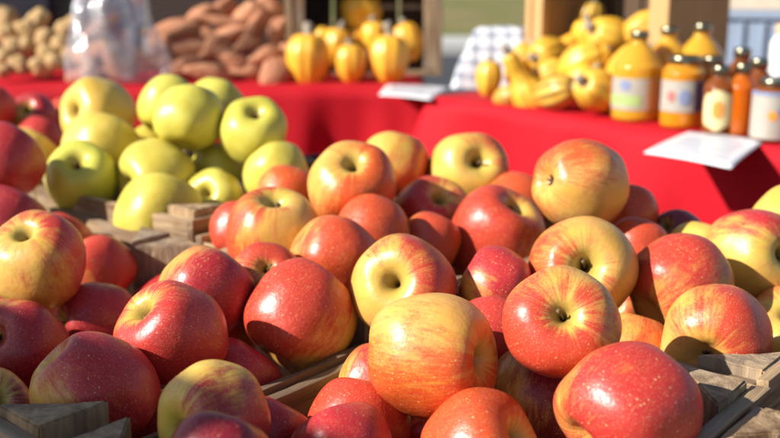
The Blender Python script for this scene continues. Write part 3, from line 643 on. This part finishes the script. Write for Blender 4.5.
# ------------------------------------------------------------------ wooden display boxes lying on their sides
def side_box(loc, rz, w, h, d, label, mats, slats):
    # x: width, y: depth away from the opening, z: up; local origin at the front lower corner
    t = thing('wooden_box', label, 'wooden box', loc, rz, 'wooden boxes tipped on their sides'); lx, lz = mats
    def part(name, b, m): bm = bmesh.new(); add_box(bm, *b, jit=.0012); mesh(name, bm, M[m], t, False)
    th = .016
    for x0 in (0, w - th):
        part('end_board', (x0, x0 + th, 0, d, .001, h - .001), lz)
        part('front_cleat', (x0 + th + .001 if x0 == 0 else x0 - .031, x0 + th + .031 if x0 == 0 else x0 - .001, .004, .022, th, h - th), lz)
    for z0 in (0, h - .01):
        n = 3; wd = d / n
        for k in range(n): part('slat', (th + .001, w - th - .001, k * wd + .006, (k + 1) * wd - .006, z0, z0 + .01), lx)
    n = slats; ww = (w - 2 * th - .004) / n
    for k in range(n): part('back_slat', (th + .002 + k * ww + .004, th + .002 + (k + 1) * ww - .004, d + .001, d + .011, .004, h - .004), 'dz')  # back slats coloured dark to stand for the shade inside the box
    return t
b0 = at(288, 78, 2.62); x1 = at(441, 78, 2.62)
side_box((b0.x, 2.60, TABLE + .003), 0, x1.x - b0.x, .30, .22, 'dark weathered wooden box tipped on its side behind the pumpkins', ('wx', 'wz'), 4)
rz = math.atan2(RU.y, RU.x)
q = RO + RU * .10 + RN * .19
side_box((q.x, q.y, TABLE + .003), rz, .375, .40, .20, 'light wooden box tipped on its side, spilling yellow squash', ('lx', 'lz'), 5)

# ------------------------------------------------------------------ pumpkins and squash
def gourd_mat(name, a, b, stripe, amt):
    t = NT(name); o = t.obj(); w = t.math('MULTIPLY', t.info()['Random'], 30)
    s = t.n.new('ShaderNodeSeparateXYZ'); t.put(s.inputs[0], o)
    an = t.math('ARCTAN2', s.outputs[1], s.outputs[0]); st = t.math('SINE', t.math('MULTIPLY', an, 10.))
    n = t.noise(o, 2.2, 3, .6, .3, w); c = t.mix(t.smooth(n, .3, .7), a, b)
    c = t.mix(t.math('MULTIPLY', t.smooth(t.math('ADD', st, t.math('MULTIPLY', n, .8)), .75, 1.2), amt), c, stripe)
    c = t.mix(t.math('MULTIPLY', t.info()['Random'], .35), c, stripe)
    return t.set(Base_Color=c, Roughness=.38, Specular_IOR_Level=.5)
M['pump'] = gourd_mat('yellow_pumpkin_skin', (.78, .39, .02), (.84, .52, .05), (.66, .22, .02), .12)
M['squash'] = gourd_mat('yellow_squash_skin', (.68, .37, .025), (.76, .49, .06), (.46, .19, .02), .4)
M['striped'] = gourd_mat('striped_squash_skin', (.70, .36, .03), (.76, .50, .09), (.10, .10, .03), .8)
M['corky'] = plain('corky_stem', (.30, .25, .19), .9, var=.35, scale=25)
def gourd_bm(prof, ribs, depth, seed):
    def fn(c):
        a = math.atan2(c.y, c.x); k = 1 - depth * (1 - abs(math.cos(ribs * a / 2)) ** .7) * 1.0
        k *= 1 + .06 * noise.noise(Vector((c.x + seed * 7, c.y, c.z)))
        return Vector((c.x * k, c.y * k, c.z))
    return lathe(spline(prof, 4), 80, None, fn)
GP = {'round': [(0, .78), (.12, .84), (.34, .96), (.62, .92), (.88, .62), (1, .12), (.95, -.35), (.74, -.76), (.42, -.97), (.15, -.98), (0, -.94)],
      'acorn': [(0, .86), (.16, .96), (.42, 1.06), (.70, .92), (.90, .55), (.96, .1), (.86, -.45), (.62, -.9), (.32, -1.18), (.1, -1.28), (0, -1.30)],
      'long': [(0, 1.85), (.2, 1.9), (.45, 1.8), (.62, 1.45), (.68, .9), (.78, .3), (.95, -.4), (1, -1.0), (.85, -1.5), (.5, -1.85), (.2, -1.93), (0, -1.9)],
      'neck': [(0, 1.55), (.2, 1.6), (.42, 1.48), (.5, 1.1), (.5, .7), (.62, .3), (.9, -.1), (1, -.55), (.88, -1.0), (.55, -1.3), (.2, -1.4), (0, -1.38)]}
GR = {}
def gourd(px, py, w, dep, kind, mat, ang, tilt, label, group, stem=1., name='squash', cat='squash', flat=1.):
    key = (kind, mat)
    if key not in GR:
        o = mesh(name, gourd_bm(GP[kind], 9 if kind != 'long' else 8, .075 if kind in ('round', 'acorn') else .05, len(GR)), M[mat]); GR[key] = o.data; bpy.data.objects.remove(o)
    r = w * dep / 2000
    z = view_dir(math.cos(R(ang)) * math.cos(R(tilt)), math.sin(R(ang)) * math.cos(R(tilt)), math.sin(R(tilt)))
    x = Matrix.Rotation(random.uniform(0, 6), 3, z) @ z.orthogonal().normalized(); y = z.cross(x)
    o = link(bpy.data.objects.new(name, GR[key]))
    o.matrix_world = Matrix.Translation(at(px, py, dep)) @ Matrix((x, y, z)).transposed().to_4x4() @ Matrix.Diagonal((r, r, r * flat, 1))
    tag(o, label, cat, group)
    if stem:
        top = GP[kind][1][1] - .08; b = random.uniform(.1, .4)
        bm = tube([(0, 0, top - .05), (.02, 0, top + .12), (.06 * b, .03, top + .32 * stem), (.3 * b, .05, top + .62 * stem), (.7 * b, .06, top + .85 * stem)], [.36, .26, .20, .19, .23], 10)
        mesh('stem', bm, M['corky'], o)
G1 = 'yellow orange pumpkins before the dark box'
PK = [(308, 60, 47, 2.47, 'acorn', 88, 8, 'yellow orange pumpkin next to the sweet potatoes, front row', 1.1), (351, 63, 34, 2.46, 'acorn', 90, 12, 'slim orange pumpkin in the middle of the front row', .9), (389, 59, 43, 2.47, 'acorn', 88, 6, 'plump yellow pumpkin at the front, above the paper sign', 1.4),
      (323, 38, 26, 2.60, 'round', 70, 10, 'small yellow pumpkin behind the one by the sweet potatoes', .8), (337, 46, 32, 2.58, 'acorn', 80, 10, 'yellow pumpkin behind the slim middle one, with a grey stem', 1.1), (358, 36, 20, 2.64, 'round', 100, 20, 'little bright yellow pumpkin, greenish, under the tipped orange one', .4),
      (375, 38, 30, 2.60, 'acorn', 95, 15, 'yellow pumpkin tucked behind the plump front one', 1.0), (408, 41, 32, 2.61, 'acorn', 110, 0, 'orange pumpkin against the box post', .8), (361, 12, 43, 2.66, 'round', -75, 62, 'round orange pumpkin tipped over on top of the pile, base out', .0)]
for px, py, w, dep, k, ang, tilt, lab, st in PK: gourd(px, py, w, dep, k, 'pump', ang, tilt, lab, G1, st * .62, 'pumpkin', 'pumpkin', 1.0 if k != 'round' else .85)
G2 = 'yellow squash spilling from the light box'
def rdep(px, off):   # depth of a point OFF metres behind the front edge of the angled table, in the direction of column px
    u = (px - 390) / FPX
    a = RO + RN * off;
    best = None
    for i in range(0, 1500):
        p = a + RU * (i * .001); d = p.y * CP + (CAMZ - TABLE - .04) * SP
        e = abs(p.x / d - u)
        if best is None or e < best[0]: best = (e, d)
    return best[1]
SQ = [(489, 78, 25, .05, 'acorn', 'squash', 85, 10, 'small pale yellow squash at the table corner beside the checked cloth', .5), (525, 87, 40, .06, 'neck', 'squash', 120, 15, 'bulbous yellow squash with a short neck, front row', .5), (556, 92, 33, .05, 'acorn', 'striped', 10, 50, 'striped green and orange squash in the front row', .7),
      (598, 91, 40, .06, 'acorn', 'squash', 160, 40, 'smooth yellow squash in the front row next to the cider jug', .6), (521, 63, 27, .13, 'acorn', 'squash', 60, 20, 'pale yellow squash behind the bulbous one', .5), (549, 55, 34, .16, 'acorn', 'squash', 200, 40, 'plump yellow squash lying against the box end', .5),
      (547, 75, 27, .11, 'acorn', 'squash', 30, 30, 'small round yellow squash above the striped one', .5), (583, 62, 36, .13, 'acorn', 'squash', 25, 20, 'big yellow squash lying across the middle of the pile', .5), (572, 42, 28, .23, 'long', 'pump', 40, 10, 'long dark orange squash slanting up into the box', .5),
      (612, 40, 40, .20, 'acorn', 'squash', 160, 20, 'big yellow squash on top near the jug neck', .6), (590, 20, 26, .30, 'acorn', 'striped', 80, 20, 'dull small squash deep inside the box', .5), (507, 96, 20, .05, 'acorn', 'striped', 20, 30, 'little orange squash between the corner one and the bulbous one', .5),
      (630, 66, 36, .14, 'acorn', 'squash', 40, 30, 'yellow squash half hidden behind the cider jug', .5), (577, 82, 27, .11, 'acorn', 'pump', 40, 30, 'orange squash in shade behind the front row', .5), (553, 32, 26, .30, 'acorn', 'striped', 70, 20, 'brownish squash at the box back by its end board', .5),
      (602, 64, 28, .16, 'acorn', 'pump', 120, 30, 'orange squash in the gap above the smooth front one', .4), (640, 30, 30, .22, 'acorn', 'squash', 30, 30, 'yellow squash behind the neck of the cider jug', .4), (588, 38, 30, .26, 'acorn', 'pump', 100, 20, 'deep orange squash behind the big top one', .4)]
for px, py, w, off, k, m, ang, tilt, lab, st in SQ: gourd(px, py, w * (.75 if k == 'long' else .92 if k == 'neck' else 1.12), rdep(px, off), k, m, ang, tilt, lab, G2, st, flat=random.uniform(1.02, 1.35))

# ------------------------------------------------------------------ jars, jugs and honey bottles
def liquid(name, col, tr=.55, rough=.12):
    t = NT(name); n = t.noise(t.obj(), 3., 2); c = t.mix(n, tuple(x * .85 for x in col), col)
    return t.set(Base_Color=c, Roughness=rough, Transmission_Weight=tr, IOR=1.36, Subsurface_Weight=.7, Subsurface_Radius=(1, .5, .12), Subsurface_Scale=.03, Coat_Weight=.6, Coat_Roughness=.06)
M['cider'] = liquid('golden_cider', (.82, .43, .035), .25); M['sauce'] = liquid('amber_preserve', (.80, .31, .015), .2); M['honey'] = liquid('orange_honey', (.85, .19, .008), .45); M['brown'] = liquid('dark_honey', (.40, .11, .015), .5)
M['lid'] = plain('dark_gold_lid', (.30, .28, .20), .22, 1.0); M['whitep'] = plain('white_plastic', (.75, .76, .78), .3); M['label'] = plain('white_label', (.38, .35, .30), .45); M['cream'] = plain('cream_label', (.66, .56, .28), .5)
M['lgreen'] = plain('green_print', (.34, .46, .16), .5); M['lblue'] = plain('blue_print', (.20, .24, .38), .5); M['lpurple'] = plain('dark_purple_print', (.10, .06, .12), .5); M['lorange'] = plain('orange_print', (.80, .28, .05), .5); M['lbrown'] = plain('brown_print', (.55, .30, .12), .5); M['lred'] = plain('red_print', (.42, .14, .12), .5); M['tanlid'] = plain('tan_lid', (.62, .42, .27), .6)
def patch(parent, name, r, z0, z1, a0, a1, mat, oval=False, n=18):
    bm = bmesh.new(); rows = []
    for th in (0, .0006):
        g = []
        for j in range(9):
            q = j / 8; z = z0 + (z1 - z0) * q; k = math.sqrt(max(.02, 1 - (2 * q - 1) ** 4)) if oval else 1
            mid = (a0 + a1) / 2; h = (a1 - a0) / 2 * k
            g.append([bm.verts.new(((r + th) * math.cos(R(mid - h + 2 * h * i / n)), (r + th) * math.sin(R(mid - h + 2 * h * i / n)), z)) for i in range(n + 1)])
        rows.append(g)
    for g in rows:
        for j in range(8):
            for i in range(n): bm.faces.new((g[j][i], g[j][i + 1], g[j + 1][i + 1], g[j + 1][i]))
    bmesh.ops.recalc_face_normals(bm, faces=bm.faces[:])
    return mesh(name, bm, M[mat], parent)
def jar(px, py, w, h, shape, liq, label, cat, group, lidmat='lid', prints=(), name='jar', rot=0, back=0):
    p = on_plane(px, py, TABLE + .004); d = math.hypot(p.x, p.y); p += Vector((p.x, p.y, 0)) / d * (w / 2 + back)
    dep = p.y * CP + (CAMZ - p.z) * SP
    face = math.degrees(math.atan2(-p.y, -p.x)) + rot
    t = thing(name, label, cat, p, 0, group); r = w / 2
    if shape == 'jar': prof = [(0, 0), (r * .85, 0), (r, .006), (r, h * .74), (r * .97, h * .79), (r * .80, h * .86), (r * .74, h * .89), (r * .74, h * .91), (0, h * .91)]; lr, l0, l1 = r * .80, h * .885, h
    elif shape == 'jug': prof = [(0, 0), (r * .85, 0), (r, .008), (r, h * .58), (r * .96, h * .64), (r * .7, h * .76), (r * .42, h * .84), (r * .32, h * .88), (r * .32, h * .93), (0, h * .93)]; lr, l0, l1 = r * .38, h * .915, h
    else: prof = [(0, 0), (r * .85, 0), (r, .005), (r, h * .66), (r * .95, h * .72), (r * .66, h * .80), (r * .52, h * .84), (r * .52, h * .88), (0, h * .88)]; lr, l0, l1 = r * .60, h * .865, h
    mesh('glass_body', lathe(spline(prof, 3), 40), M[liq], t)
    lid = [(0, l0), (lr * .98, l0), (lr, l0 + .001), (lr, l1 - .004), (lr * .96, l1 - .0012), (lr * .88, l1), (lr * .80, l1 - .0012), (0, l1 - .0012)]
    mesh('lid', lathe(lid, 36), M[lidmat], t)
    for nm, z0, z1, a0, a1, m, ov, lay in prints: patch(t, nm, r + .0008 + .0008 * lay, h * z0, h * z1, face + a0, face + a1, m, ov)
    return t
# (name, z0, z1, angle0, angle1, material, oval, layer); angles grow towards the viewer's right
jar(635, 121, .088, .158, 'jug', 'cider', 'golden cider jug with a white and green label, beside the squash', 'jug', 'cider jugs', prints=[('paper_label', .12, .48, -80, 80, 'label', 0, 0), ('green_band', .17, .29, -80, 10, 'lgreen', 0, 1), ('emblem', .34, .46, -40, -15, 'lblue', 1, 1), ('dark_panel', .13, .47, 25, 80, 'lbrown', 0, 1)], name='jug')
jar(664, 117.5, .086, .163, 'jug', 'cider', 'golden cider jug in the second row, its cap between the other two', 'jug', 'cider jugs', name='jug')
jar(696, 119, .088, .170, 'jug', 'cider', 'golden cider jug farthest back, its cap highest in view', 'jug', 'cider jugs', name='jug')
jar(680, 128, .072, .122, 'jar', 'sauce', 'amber preserve jar with a white label printed blue and red', 'jar', 'preserve jars', prints=[('paper_label', .22, .66, -75, 80, 'label', 0, 0), ('blue_emblem', .32, .54, -8, 22, 'lblue', 1, 1), ('red_emblem', .36, .52, -40, -18, 'lred', 1, 1), ('dark_panel', .23, .65, 34, 80, 'lpurple', 0, 1)])
jar(708, 126, .050, .118, 'jar', 'sauce', 'amber preserve jar behind the cream labelled honey bottle', 'jar', 'preserve jars', back=.02)
jar(716, 135, .049, .112, 'bottle', 'brown', 'honey bottle with a cream oval label, before the other jars', 'honey bottle', 'honey bottles', name='honey_bottle', prints=[('oval_label', .06, .66, -62, 62, 'cream', 1, 0), ('amber_emblem', .24, .50, -20, 20, 'lorange', 1, 1)])
jar(738, 135.5, .045, .116, 'bottle', 'honey', 'glowing orange honey bottle next to the cream labelled one', 'honey bottle', 'honey bottles', name='honey_bottle')
jar(737, 122, .052, .128, 'bottle', 'brown', 'brown honey bottle standing behind the glowing orange one', 'honey bottle', 'honey bottles', name='honey_bottle', back=.02)
jar(754, 129, .050, .118, 'bottle', 'brown', 'brown honey bottle half hidden by the white labelled jar', 'honey bottle', 'honey bottles', name='honey_bottle')
jar(770, 142, .064, .098, 'jar', 'brown', 'jar with a big white label with blue and orange marks, at the frame edge', 'jar', 'preserve jars', prints=[('paper_label', .04, .80, -88, 88, 'label', 0, 0), ('blue_rim', .74, .80, -88, 88, 'lblue', 0, 1), ('orange_spot', .34, .50, -12, 12, 'lorange', 1, 1), ('blue_spot', .44, .56, 12, 40, 'lblue', 1, 1)])
jar(784, 118, .075, .168, 'jar', 'whitep', 'white plastic tub with a tan lid behind the jars', 'plastic tub', None, lidmat='tanlid', name='plastic_tub', back=.03)

# ------------------------------------------------------------------ checked cloth over a box
def check_mat():
    t = NT('grey_and_white_check'); o = t.obj(); s = t.n.new('ShaderNodeSeparateXYZ'); t.put(s.inputs[0], o)
    def band(v): return t.math('LESS_THAN', t.math('FRACT', t.math('MULTIPLY', v, 26.)), .42)
    uv = t.math('ADD', s.outputs[0], t.math('MULTIPLY', s.outputs[1], .3)); vv = t.math('ADD', s.outputs[2], t.math('MULTIPLY', s.outputs[1], .7))
    k = t.math('MULTIPLY', t.math('ADD', band(uv), band(vv)), .5)
    return t.set(Base_Color=t.mix(k, (.62, .63, .66), (.22, .25, .31)), Roughness=.9, Specular_IOR_Level=.2)
M['check'] = check_mat()
c0 = at(500, 88, 2.36); c0.z = TABLE + .004
bm = bmesh.new(); N = 26; g = {}
for i in range(N + 1):
    for j in range(N + 1):
        u, v = i / N * 2 - 1, j / N * 2 - 1; m = max(abs(u), abs(v))
        top = .135; k = max(0, (m - .52) / .48)
        z = top * (1 - min(1, k) ** 1.15) + .004 * noise.noise(Vector((u * 3, v * 3, 0)))
        w = .105 + .02 * noise.noise(Vector((u * 2.2, v * 2.2, 4))) * k
        g[i, j] = bm.verts.new((u * w, v * w * .85, max(.001, z + (.012 * noise.noise(Vector((u * 4, v * 4, 9))) if .1 < k < .95 else 0))))
for i in range(N):
    for j in range(N): bm.faces.new((g[i, j], g[i + 1, j], g[i + 1, j + 1], g[i, j + 1]))
o = mesh('checked_cloth', bm, M['check']); o.location = c0; o.rotation_euler = (0, 0, -.25)
tag(o, 'white cloth with grey checks draped over a box beside the light wooden box', 'cloth')
bm = bmesh.new(); add_box(bm, -.048, .048, -.040, .040, .001, .125, .003); o = mesh('carton', bm, plain('brown_carton', (.32, .20, .11), .8)); o.location = c0; o.rotation_euler = (0, 0, -.25)
tag(o, 'brown carton hidden under the checked cloth', 'carton')

# dark blue steel tray edge showing beyond the green apples
M['bluesteel'] = plain('dark_blue_steel', (.03, .045, .09), .25, .8)
o_ = at(311, 157, 1.40)
t = thing('metal_tray', 'dark blue metal tray edge showing beyond the green apple pile', 'tray', (o_.x - .03, o_.y + .10, RIM - .06), .5)
bm = bmesh.new(); add_box(bm, -.11, .11, -.09, .09, 0, .004); mesh('tray_bottom', bm, M['bluesteel'], t, False)
for b in ((-.11, .11, -.094, -.0905), (-.11, .11, .0905, .094), (-.114, -.1105, -.094, .094), (.1105, .114, -.094, .094)):
    bm = bmesh.new(); add_box(bm, *b, 0, .05, .001); mesh('tray_rim', bm, M['bluesteel'], t, False)
t2 = thing('tray_stand', 'post carrying the dark blue metal tray', 'stand', (o_.x - .03, o_.y + .10, 0), .5)
mesh('post', tube([(0, 0, .02), (0, 0, RIM - .0605)], [.02, .02], 14), M['metal'], t2)
bm = bmesh.new(); add_box(bm, -.12, .12, -.12, .12, .004, .02, .003); mesh('foot', bm, M['metal'], t2, False)

# ------------------------------------------------------------------ far things: plastic crates and a carton beyond the angled table
M['totes'] = plain('blue_grey_plastic', (.27, .33, .43), .5); 
def tote(loc, rz, label, w=.62, d=.42, h=.30):
    t = thing('plastic_crate', label, 'plastic crate', loc, rz, 'stacked blue grey plastic crates')
    for nm, b in (('side_panel', (-w / 2, w / 2, -d / 2, -d / 2 + .008)), ('side_panel', (-w / 2, w / 2, d / 2 - .008, d / 2)), ('end_panel', (-w / 2, -w / 2 + .008, -d / 2 + .009, d / 2 - .009)), ('end_panel', (w / 2 - .008, w / 2, -d / 2 + .009, d / 2 - .009))):
        bm = bmesh.new(); add_box(bm, *b, .002, h - .022, .002)
        n = 14
        if nm == 'side_panel':
            for k in range(n):
                x = -w / 2 + w * (k + .5) / n; add_box(bm, x - .006, x + .006, b[2] - .012 if b[2] < 0 else b[3] + .0005, b[2] - .0005 if b[2] < 0 else b[3] + .012, .02, h - .03, .001)
        mesh(nm, bm, M['totes'], t, False)
    bm = bmesh.new(); add_box(bm, -w / 2, w / 2, -d / 2, d / 2, -.004, .001, .001); mesh('bottom', bm, M['totes'], t, False)
    bm = bmesh.new()
    for x0, x1, y0, y1 in ((-w / 2 - .015, w / 2 + .015, -d / 2 - .016, -d / 2 + .008), (-w / 2 - .015, w / 2 + .015, d / 2 - .008, d / 2 + .016), (-w / 2 - .015, -w / 2 + .008, -d / 2 + .0085, d / 2 - .0085), (w / 2 - .008, w / 2 + .015, -d / 2 + .0085, d / 2 - .0085)): add_box(bm, x0, x1, y0, y1, h - .02, h, .003)
    mesh('rim', bm, M['totes'], t, False)
for k, lab in enumerate(('blue grey ribbed plastic crate, lowest of the stack beyond the jars', 'blue grey ribbed plastic crate, middle of the stack beyond the jars', 'blue grey ribbed plastic crate, topmost of the stack beyond the jars')):
    tote((1.42, 3.4, .008 + k * .306), -.35, lab, .9, .5)
M['carton'] = plain('pale_carton', (.62, .50, .38), .8)
t = thing('carton', 'pale cardboard carton on top of the blue grey plastic crates', 'carton', (1.16, 3.36, .008 + 3 * .306), -.3)
bm = bmesh.new(); add_box(bm, -.12, .12, -.1, .1, 0, .16, .003); mesh('body', bm, M['carton'], t, False)
for s_ in (-1, 1):
    bm = bmesh.new(); add_box(bm, -.12, .12, min(s_ * .001, s_ * .1), max(s_ * .001, s_ * .1), .161, .164, .001); mesh('flap', bm, M['carton'], t, False)

# ------------------------------------------------------------------ ground
def sheet(name, x0, x1, y0, y1, z, mat):
    bm = bmesh.new(); nx, ny = 24, 24; vs = [[bm.verts.new((x0 + (x1 - x0) * i / nx, y0 + (y1 - y0) * j / ny, z)) for j in range(ny + 1)] for i in range(nx + 1)]
    for i in range(nx):
        for j in range(ny): bm.faces.new((vs[i][j], vs[i + 1][j], vs[i + 1][j + 1], vs[i][j + 1]))
    return tag(mesh(name, bm, mat), kind='structure')
def ground_mat(name, a, b, c, scale, rough=.9):
    t = NT(name); o = t.obj(); n = t.noise(o, scale, 5, .6, .3); f = t.noise(o, scale * 14, 3, .6); col = t.mix(t.smooth(n, .35, .65), a, b); col = t.mix(t.math('MULTIPLY', t.smooth(f, .5, .7), .5), col, c)
    t.bump(f, .4, .01); return t.set(Base_Color=col, Roughness=rough, Specular_IOR_Level=.2)
sheet('asphalt', -90, 90, -30, 12.9, 0, ground_mat('asphalt', (.050, .052, .058), (.065, .066, .072), (.035, .036, .04), 1.2))
lawn = ground_mat('dry_lawn', (.13, .15, .035), (.25, .185, .085), (.085, .10, .025), .35)
sheet('lawn', -90, 90, 14.62, 150, .12, lawn)
bm = bmesh.new(); add_box(bm, -90, 90, 12.9, 14.6, -.05, .125, .02); tag(mesh('kerb', bm, ground_mat('pale_concrete', (.42, .41, .39), (.50, .49, .46), (.34, .33, .31), 2.), smooth=False), kind='structure')

# ------------------------------------------------------------------ light, sky, camera
SUN = Vector((-.78, -.30, .52)).normalized()
l = bpy.data.lights.new('sun', 'SUN'); l.energy = 5.0; l.angle = R(.53); l.color = (1, .955, .88)
so = link(bpy.data.objects.new('sun', l)); so.rotation_euler = SUN.to_track_quat('Z', 'Y').to_euler(); so.location = SUN * 20
w = bpy.data.worlds.new('World'); S.world = w; w.use_nodes = True
sky = w.node_tree.nodes.new('ShaderNodeTexSky'); sky.sky_type = 'NISHITA'; sky.sun_disc = False
sky.sun_elevation = math.asin(SUN.z); sky.sun_rotation = math.atan2(SUN.x, SUN.y)
bg = w.node_tree.nodes['Background']; bg.inputs[1].default_value = .07
w.node_tree.links.new(sky.outputs[0], bg.inputs[0])
cam = bpy.data.cameras.new('camera'); co = link(bpy.data.objects.new('camera', cam)); co.location = (0, 0, CAMZ); co.rotation_euler = (math.pi / 2 - PITCH, 0, 0)
cam.sensor_width = 36; cam.lens = FPX / 780 * 36; cam.clip_start = .02; cam.clip_end = 400
cam.dof.use_dof = True; cam.dof.focus_distance = .73; cam.dof.aperture_fstop = 5.4; cam.dof.aperture_blades = 0
S.camera = co
vs = S.view_settings; vs.view_transform = 'Standard'; vs.look = 'None'; vs.exposure = .72; vs.gamma = 1; vs.use_curve_mapping = False
S.cycles.use_denoising = True; S.cycles.max_bounces = 10; S.cycles.transparent_max_bounces = 16
S.cycles.sample_clamp_indirect = 6
